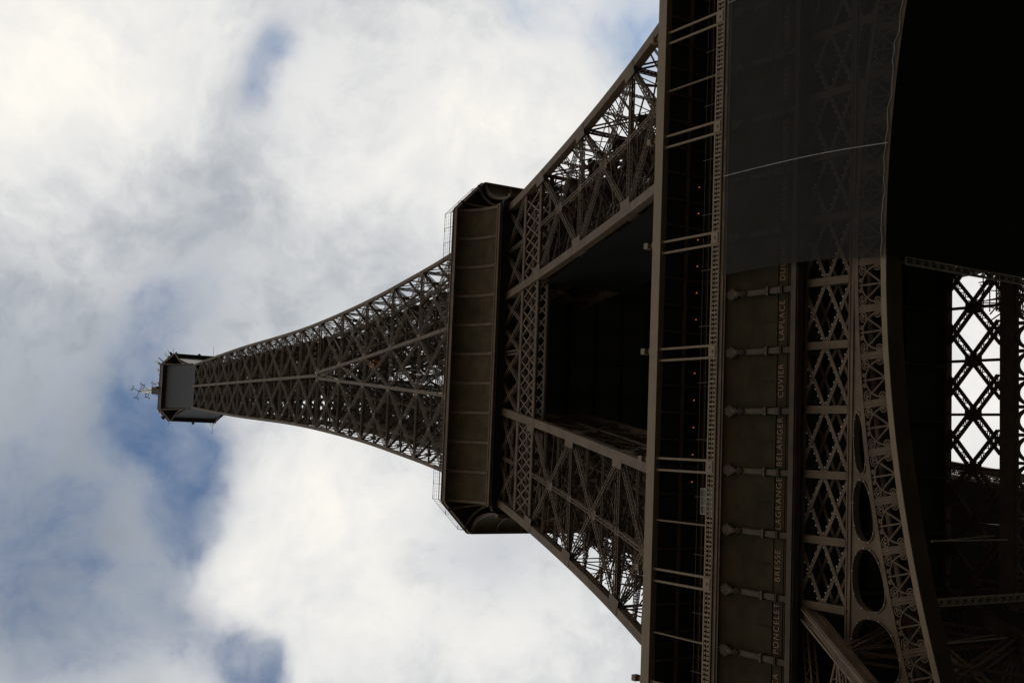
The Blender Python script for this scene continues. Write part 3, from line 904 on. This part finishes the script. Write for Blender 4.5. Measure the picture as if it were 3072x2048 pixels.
def front_girder():
    m = MB(); y = -34.0; zb, zt = 47.95, 51.68
    xs = [(-4.88 + k) * 3.80 for k in range(11)]
    half = 18.3
    m.box((-half - .6, y - .22, zt - .12), (half + .6, y + .5, zt)); 
    m.box((-half - .2, y - .12, zt - .42), (half + .2, y + .06, zt - .12))
    g_ = m.build('front_girder', IRON, tower)
    posts = [.35 + 3.82 * k for k in range(-5, 6)]
    for x in posts:
        if abs(x) > half + .5: continue
        p = MB(); p.bar((x, y - .07, zb), (x, y - .07, zt - .12), (0, -1, 0), .46, .1); p.bar((x, y + .9, zb), (x, y + .9, zt), (0, -1, 0), .3, .1); p.build('post', IRON, g_)
    m = MB(); zm = (zb + zt - .2) / 2
    for x in posts:
        for s in (-1, 1):
            for e, yy in ((1, 0), (-1, .0)):
                z1 = zt - .2 if e > 0 else zb
                x1 = x + s * 3.5
                if abs(x1) > half + .2 + (0 if e > 0 else 2): continue
                m.bar((x, y + .03 * s, zm), (x1, y + .03 * s, z1), (0, -1, 0), .24, .055)
                m.bar((x, y + 1.0 + .03 * s, zm), (x1, y + 1.0 + .03 * s, z1), (0, -1, 0), .2, .055)
    m.build('diagonal_lattice', IRON, g_)
    # string of small light bulbs along the members
    b = MB()
    def bulb(px, pz, py=y - .12, r=.055):
        V = [(px + r, py, pz), (px - r, py, pz), (px, py + r, pz), (px, py - r, pz), (px, py, pz + r), (px, py, pz - r)]
        b.mesh(V, [(0, 2, 4), (2, 1, 4), (1, 3, 4), (3, 0, 4), (2, 0, 5), (1, 2, 5), (3, 1, 5), (0, 3, 5)])
    for x in posts:
        for s in (-1, 1):
            for e in (-1, 1):
                z1 = zt - .2 if e > 0 else zb; x1 = x + s * 3.5
                if abs(x1) > half + .3: continue
                for t in np.linspace(.12, .92, 8): bulb(x + (x1 - x) * t, zm + (z1 - zm) * t + .16, y - .02)
    # bottom chord and spandrel plates with oval openings above the arch
    m = MB(); zc0, zc1 = 47.35, 47.95
    m.box((-half - 3.2, y - .1, zc1 - .1), (half + 3.2, y + .06, zc1)); m.box((-half - 3.4, y - .14, zc0 + .2), (half + 3.4, y - .04, zc0 + .27))
    edges = posts; th = .12
    for xa, xb in [(.35 + 3.82 * k, .35 + 3.82 * (k + 1)) for k in range(-7, 7)]:
        n = 48
        def hgt(u): return zc1 - (zex(xa + (xb - xa) * u))
        hm = hgt(.5)
        ringo, ringi = [], []
        solid = hm < .95
        for i in range(n):
            a = 2 * math.pi * (i + .5) / n; c_, s_2 = math.cos(a), math.sin(a)
            k = max(abs(c_), abs(s_2)); uo, vo = .5 + .5 * c_ / k, .5 + .5 * s_2 / k
            mg = .17 / (xb - xa); top = .50 / max(hm, .7); bot = .03
            e_ = 2 / 2.3
            ui = .5 + (.5 - mg) * math.copysign(abs(c_) ** e_, c_)
            vi = bot + (1 - top - bot) * (.5 + .5 * math.copysign(abs(s_2) ** e_, s_2))
            def P(u, v, d): x = xa + (xb - xa) * u; z0 = zex(x); return (x, y + d, z0 + (zc1 - z0) * v)
            ringo.append((uo, vo)); ringi.append((ui, vi))
        if solid:
            q = 10; poly = [(xa + (xb - xa) * i / q, zex(xa + (xb - xa) * i / q)) for i in range(q + 1)] + [(xb, zc1), (xa, zc1)]
            if min(zc1 - z for _, z in poly[:q + 1]) > .02: m.prism(poly, lambda u, v, d: (u, y + d, v), -.06, .06)
            continue
        V = [P(*ringo[i], -.06) for i in range(n)] + [P(*ringi[i], -.06) for i in range(n)] + [P(*ringo[i], .06) for i in range(n)] + [P(*ringi[i], .06) for i in range(n)]
        F = []
        for i in range(n):
            j = (i + 1) % n
            F += [(i, j, n + j, n + i), (2 * n + i, 3 * n + i, 3 * n + j, 2 * n + j), (n + i, n + j, 3 * n + j, 3 * n + i), (i, 2 * n + i, 2 * n + j, j)]
        m.mesh(V, F)
        # rim flange round the opening
        rim = np.array([P(*ringi[i], .12) for i in range(n)] + [P(*ringi[0], .12)])
        m.path(rim, (0, 1, 0), .07, .5)
        for i in range(0, n, 5): bulb(rim[i][0], rim[i][2], y - .1, .06)
    m.build('spandrel', IRON, g_)
    bo = b.build('sparkle_bulbs', WHITE, g_); bo['kind'] = 'stuff'
    return g_


front_girder()


def arch_pt(s, r):
    return (AX + r * math.sin(s), AZ + r * math.cos(s))


def arch():
    y = -34.1; S0, S1 = -.44, .42; K = 96
    ss = np.linspace(S0, S1, K)
    # intrados rib with deep soffit
    def band(mb, r0, r1, y0, y1):
        V = []
        for s in ss:
            a, b = arch_pt(s, r0), arch_pt(s, r1)
            V += [(a[0], y0, a[1]), (b[0], y0, b[1]), (b[0], y1, b[1]), (a[0], y1, a[1])]
        F = [(r * 4 + j, r * 4 + (j + 1) % 4, r * 4 + 4 + (j + 1) % 4, r * 4 + 4 + j) for r in range(K - 1) for j in range(4)]
        F += [(3, 2, 1, 0), tuple(4 * (K - 1) + j for j in range(4))]
        mb.mesh(V, F)
    m = MB(); band(m, AR, AR + .06, y - .02, y + 1.22); band(m, AR + .02, AR + .36, y - .08, y - .022); band(m, AR + .061, AR + .36, y + 1.10, y + 1.18)
    a_ = m.build('arch', COVE, tower)
    m = MB(); band(m, AR - .02, AR + .34, y - .16, y - .085); m.build('face_rib', TAN, a_)  # lighter tan puts the light caught by this rib into its colour
    m = MB(); band(m, AR + THK - .24, AR + THK + .04, y - .10, y + .10); band(m, AR + THK - .24, AR + THK + .04, y + 1.0, y + 1.15); m.build('outer_rib', IRON, a_)
    # ornament: cells with a radial plate, a fan of spokes under a bowed hoop, and four scrolls
    cell = 2.72 / (AR + 1.1); n = int((S1 - S0) / cell); r0, r1 = AR + .36, AR + THK - .24
    for kk in range(n):
        m = MB()
        sa = S0 + kk * cell; sb = sa + cell
        def P(u, v, d=0.): q = arch_pt(sa + (sb - sa) * u, r0 + (r1 - r0) * v); return np.array([q[0], y + d, q[1]])
        def curve(uv, w, d, off=0.): m.path([P(u, v, off) for u, v in uv], (0, -1, 0), w, d)
        m.bar(P(0, -.02), P(0, 1.02), (0, -1, 0), .42, .12)
        m.bar(P(0, -.02, -.08), P(0, 1.02, -.08), (0, -1, 0), .06, .05)
        for dd in (-.17, .17):
            q = P(dd / 2.7, .0, -.075); q2 = P(dd / 2.7, 1, -.075); m.bar(q, q2, (0, -1, 0), .04, .03)
        hoop = [(.5 + .40 * math.cos(t), .06 + .80 * math.sin(t)) for t in np.linspace(0.02, math.pi - .02, 20)]
        curve(hoop, .075, .14); 
        for t in (38, 90, 142):
            c_, s_2 = math.cos(math.radians(t)), math.sin(math.radians(t)); 
            k = min(1.0 / max(s_2, .01), 1.55)
            e_ = (.5 + .46 * c_ * k * .72, min(.98, s_2 * k * .95))
            m.bar(P(.5, .0), P(*e_), (0, -1, 0), .10, .10); m.bar(P(.5, .0, -.06), P(*e_, -.06), (0, -1, 0), .04, .03)
        for cu_, cv_, mir, ph in ((.17, .80, 1, 0), (.83, .80, -1, 0), (.13, .20, 1, 2.6), (.87, .20, -1, 2.6), (.40, .90, 1, 1.2), (.60, .90, -1, 1.2)):
            big = 1.0 if abs(cu_ - .5) > .2 else .45
            sp = []
            for t in np.linspace(0, 3.6 * math.pi, 30):
                rr_ = .30 * big * (1 - t / (4.4 * math.pi)); sp.append((cu_ + mir * rr_ * math.cos(t + ph) / 2.7, cv_ + rr_ * math.sin(t + ph) / 1.65))
            curve(sp, .065, .13)
            b_ = P(cu_, cv_, -.05); m.bar(b_ + np.array([0, -.04, 0]), b_ + np.array([0, .04, 0]), (1, 0, 0), .10, .10)
        # plain lattice of the rear ring
        m.bar(P(0, 0, 1.08), P(0, 1, 1.08), (0, -1, 0), .3, .1)
        m.bar(P(0, 0, .0), P(0, .9, 1.05), (1, 0, 0), .12, .1)
        m.build('scroll_panel', IRON, a_)
    return a_


arch()
# plain arches and girders on the other three sides
for side in (1, 2, 3):
    m = MB(); c_, s_2 = [(1, 0), (0, 1), (-1, 0), (0, -1)][side]
    T = lambda p: np.array([p[0] * c_ - p[1] * s_2, p[0] * s_2 + p[1] * c_, p[2]])
    n = T((0, -1, 0)); y = -34.0
    P = [T((AX * 0 + (AR) * math.sin(s), y, AZ + AR * math.cos(s))) for s in np.linspace(-.42, .42, 40)]
    Q = [T((AX * 0 + (AR + THK) * math.sin(s), y, AZ + (AR + THK) * math.cos(s))) for s in np.linspace(-.42, .42, 40)]
    m.path(P, n, .4, 1.0); m.path(Q, n, .3, .3)
    for k in range(39): m.bar(P[k], Q[k + 1], n, .14, .1); m.bar(P[k + 1], Q[k], n, .14, .1)
    for z in (47.6, 51.6): m.bar(T((-21, y, z)), T((21, y, z)), n, .5, .4)
    for k in range(-5, 5):
        for s in (0, 1): m.bar(T(((k + s) * 3.8, y, 47.6)), T(((k + 1 - s) * 3.8, y, 51.6)), n, .25, .06)
        m.bar(T((k * 3.8, y, 47.0)), T((k * 3.8, y, 51.6)), n, .4, .1)
    m.build('arch', IRON, tower)

# ------------------------------------------------------------------ girders round the void of the first floor
m = MB(); y = -18.95; zb, zt = 48.35, 52.6
zm = (zb + zt) / 2
m.box((-19, y - .28, zt - .25), (19, y + .28, zt)); m.box((-19, y - .3, zb - 1.05), (19, y + .3, zb - .05))
for k in range(-5, 6):
    x = .30 + 3.6 * k - 3.6 * 0
    for s in (-1, 1):
        for e_ in (-1, 1):
            z1 = zt if e_ > 0 else zb; x1 = x + s * 2.46
            if abs(x1) < 19: m.lat((x, y + s * e_ * .14, zm), (x1, y + s * e_ * .14, z1), (0, -1, 0), .56, .22, .12, pitch=.4, lw=.06)
    m.bar((x, y, zb), (x, y, zt), (0, -1, 0), .17, .3)
    m.bar((x, y, zm - .5), (x, y, zm + .5), (0, -1, 0), .75, .44)
    pass
# second, lower row: the ornamented inner arch
for xa in np.arange(-19.0, 18.9, 1.8):
    V = [(xa + .9 + .8 * math.cos(t), y, zb - 2.3 + 1.15 * math.sin(t)) for t in np.linspace(0, math.pi, 12)]
    m.path(V, (0, -1, 0), .16, .3); m.bar((xa, y, zb - 2.4), (xa, y, zb - 1.05), (0, -1, 0), .22, .3)
    m.lat((xa, y, zb - 2.4), (xa + 1.8, y, zb - 2.4), (0, -1, 0), .25, .3, .08)
vg = m.build('void_girder', IRON, tower)
around(vg, tower)

# ------------------------------------------------------------------ safety nets, ropes
def sheet(mb, fn, nu, nv):
    V = [fn(i / nu, j / nv) for j in range(nv + 1) for i in range(nu + 1)]
    F = [(j * (nu + 1) + i, j * (nu + 1) + i + 1, (j + 1) * (nu + 1) + i + 1, (j + 1) * (nu + 1) + i) for j in range(nv) for i in range(nu)]
    return mb.mesh(V, F)


def net_pt(u, v):
    x = 1.25 + 34 * u + .25 * math.sin(v * 3.1)
    zt_, yt = 57.08, -35.56
    zb_, yb_ = zin(x) - .02 + .05 * math.sin(x * 2.1), -34.42
    z = zt_ + (zb_ - zt_) * v; yy = yt + (yb_ - yt) * v ** 1.2
    yy += .05 * math.sin(x * 1.9 + 2.2 * v) * math.sin(math.pi * v) + .035 * math.sin(x * 4.7 - 3 * v + math.sin(x)) * (.3 + v) - .10 * math.sin(math.pi * v) * (1 + .5 * math.sin(x * .85)) + .03 * math.sin(x * 3.3 + v * 5) + .02 * math.sin(x * 7.1 - v * 9)
    return (x, yy, z)


m = MB(); sheet(m, net_pt, 160, 50)
net = m.build('safety_net', NET, None, smooth=True)
tag(net, 'grey see-through debris net hung over the right part of the frieze and arch', 'safety net')


def rope_path(mb, pts, r):
    for p, q in zip(pts[:-1], pts[1:]): cyl(mb, p, q, r, 6)


for xs, first_ in ((7.75, True), (19.3, False)):
    m = MB(); pts = []
    for v in np.linspace(0, 1, 30):
        p = net_pt((xs - 1.25 - .25 * math.sin(v * 3.1)) / 34, v); pts.append((p[0] + .12 * math.sin(v * 3.0), p[1] - .06, p[2]))
    rope_path(m, pts, .030); o = m.build('seam_rope', ROPE, net)
m = MB(); pts = []
for u in np.linspace(0, 1, 150):
    p = net_pt(u, .985); pts.append((p[0], p[1] - .07 - .02 * math.sin(u * 60), p[2] - .10 + .05 * math.sin(u * 41)))
rope_path(m, pts, .022); m.build('hem_rope', ROPE, net)


def under_pt(u, v):
    x = 1.45 + 32 * u; y = -32.7 + 48 * v
    sag = .7 * math.sin(math.pi * min(1, u * 1.3)) * math.sin(math.pi * v) + .05 * math.sin(x * 1.7 + y)
    if v < .04:      # turned up over the edge of the arch
        k = v / .04
        return (x, -34.3 + 1.9 * k, zin(x) - .10 + (min(44.9, zin(x) - .12) - zin(x)) * k ** 2)
    return (x, y, min(44.9, zin(x) - .12) - sag)


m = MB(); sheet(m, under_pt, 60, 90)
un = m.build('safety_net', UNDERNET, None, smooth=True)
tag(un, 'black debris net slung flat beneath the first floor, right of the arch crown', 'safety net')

def leg_net(u, v):
    z = 66 + 37.0 * v; y = -H(z) + .9 + (H(z) - G(z) - 1.0) * u
    return (G(z) - .25 + .15 * math.sin(u * 6 + v * 11), y, z)


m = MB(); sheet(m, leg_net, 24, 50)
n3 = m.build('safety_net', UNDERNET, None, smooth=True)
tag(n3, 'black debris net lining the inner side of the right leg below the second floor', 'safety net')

# ------------------------------------------------------------------ scaffold trusses slung below the first floor
def truss(L, panels):
    m = MB(); h, w = .52, .42
    for a, b in ((-w / 2, 0), (w / 2, 0), (0, h)): m.bar((a, 0, b), (a, L, b), (0, 0, 1), .075, .075)
    for k in range(panels):
        y0, y1, ym = L * k / panels, L * (k + 1) / panels, L * (k + .5) / panels
        for sx in (-1, 1):
            m.bar((sx * w / 2, y0, 0), (0, ym, h), (1, 0, 0), .05, .05); m.bar((0, ym, h), (sx * w / 2, y1, 0), (1, 0, 0), .05, .05)
        m.bar((-w / 2, y0, 0), (w / 2, y0, 0), (0, 0, 1), .05, .05)
    return m


t0 = truss(46, 64).build('scaffold_truss', GALV)
t0.location = (1.22, -32.8, 44.95)
tag(t0, 'slender lattice truss along the edge of the black net, near the arch crown', 'truss', 'scaffold trusses under the first floor')
for x, y_, z, lb in ((-18.05, -32.0, 44.9, 'pale lattice truss under the first floor nearest the left leg'),):
    t1 = t0.copy(); C.objects.link(t1); t1.location = (x, y_, z); t1['label'] = lb
m = MB(); rr2 = random.Random(11)
for k in range(5): m.lat((.2, k * .8, 0), (3.6, k * .8, .1), (0, 0, 1), .3, .3, .06)
for k in range(4): m.lat((.3 + k * 1.05, 0, .0), (.3 + k * 1.05, 3.2, 0), (0, 0, 1), .3, .3, .06)
for k in range(16):
    x, y_ = .2 + 3.4 * rr2.random(), 3.2 * rr2.random(); m.bar((x, y_, 0), (x + rr2.uniform(-1, 1), y_ + rr2.uniform(-1, 1), rr2.uniform(1.2, 2.4)), (1, 0, 0), .07, .07)
for k in range(3): m.bar((.2, 0, .5 * k + .3), (3.6, 0, .5 * k + .3), (0, 0, 1), .06, .06)
gt = m.build('work_gantry', GALV); gt.location = (-.1, -17.6, 49.4)
tag(gt, 'hanging work gantry of thin tubes above the lattice truss beside the black net', 'gantry')
t2 = truss(34, 46).build('scaffold_truss', GALV); t2.location = (-11.3, -17.5, 53.3)
tag(t2, 'sunlit lattice truss lying on the edge of the dark sheet added across the floor opening', 'truss', 'scaffold trusses under the first floor')
for x, lb in ((-14.6, 'thin steel tube between the two lattice trusses'), (-20.4, 'thin steel tube left of the lattice trusses')):
    m = MB(); cyl(m, (0, -3.5, 0), (0, 3.5, 0), .05, 8); cyl(m, (-.04, -3.5, .05), (.25, 2.5, .1), .03, 8)
    o = m.build('scaffold_tube', GALV); o.location = (x, -26.8, 45)
    tag(o, lb, 'scaffold tube', 'scaffold tubes under the first floor')

# ------------------------------------------------------------------ lift cabin in the upper part, lit lamps
lift = empty('lift_cabin', (1.45, -7.0, 164.6))
tag(lift, 'small orange lift cabin inside the shaft where the four legs draw together', 'lift cabin')
lift.scale = (.7, .7, .7)
m = MB(); m.box((-.8, -.8, 0), (.8, .8, 2.0)); m.box((-.9, -.9, 2.0), (.9, .9, 2.15)); m.box((-.9, -.9, -.15), (.9, .9, 0)); m.build('body', ORANGE, lift)
m = MB(); m.box((-.55, -.83, .9), (-.05, -.805, 1.7)); m.box((.05, -.83, .9), (.55, -.805, 1.7)); m.build('window', GLAZE, lift)
m = MB(); m.bar((0, 0, 2.15), (0, 0, 30), (1, 0, 0), .05, .05); m.build('hoist_cable', IRON, lift)
for k, (x, z) in enumerate(((4.87, 84.2), (4.3, 83.0))):
    m = MB(); cyl(m, (0, 0, 0), (0, -.22, -.2), .16, 12); m.bar((0, 0, 0), (0, 1.2, 5.4), (1, 0, 0), .08, .08)
    o = m.build('projector', IRON); o.location = (x * 1.35, 8, 0)
    m = MB(); cyl(m, (0, -.225, -.205), (0, -.24, -.22), .12, 12); m.build('lens', WARMWHITE, o)
    tag(o, ('lit projector lamp between the legs below the second floor, upper of a pair', 'lit projector lamp between the legs below the second floor, lower of a pair')[k], 'lamp', 'lit projector lamps')
    o.location = ((9.02, -5.9, 106.95), (9.32, -5.9, 106.3))[k]
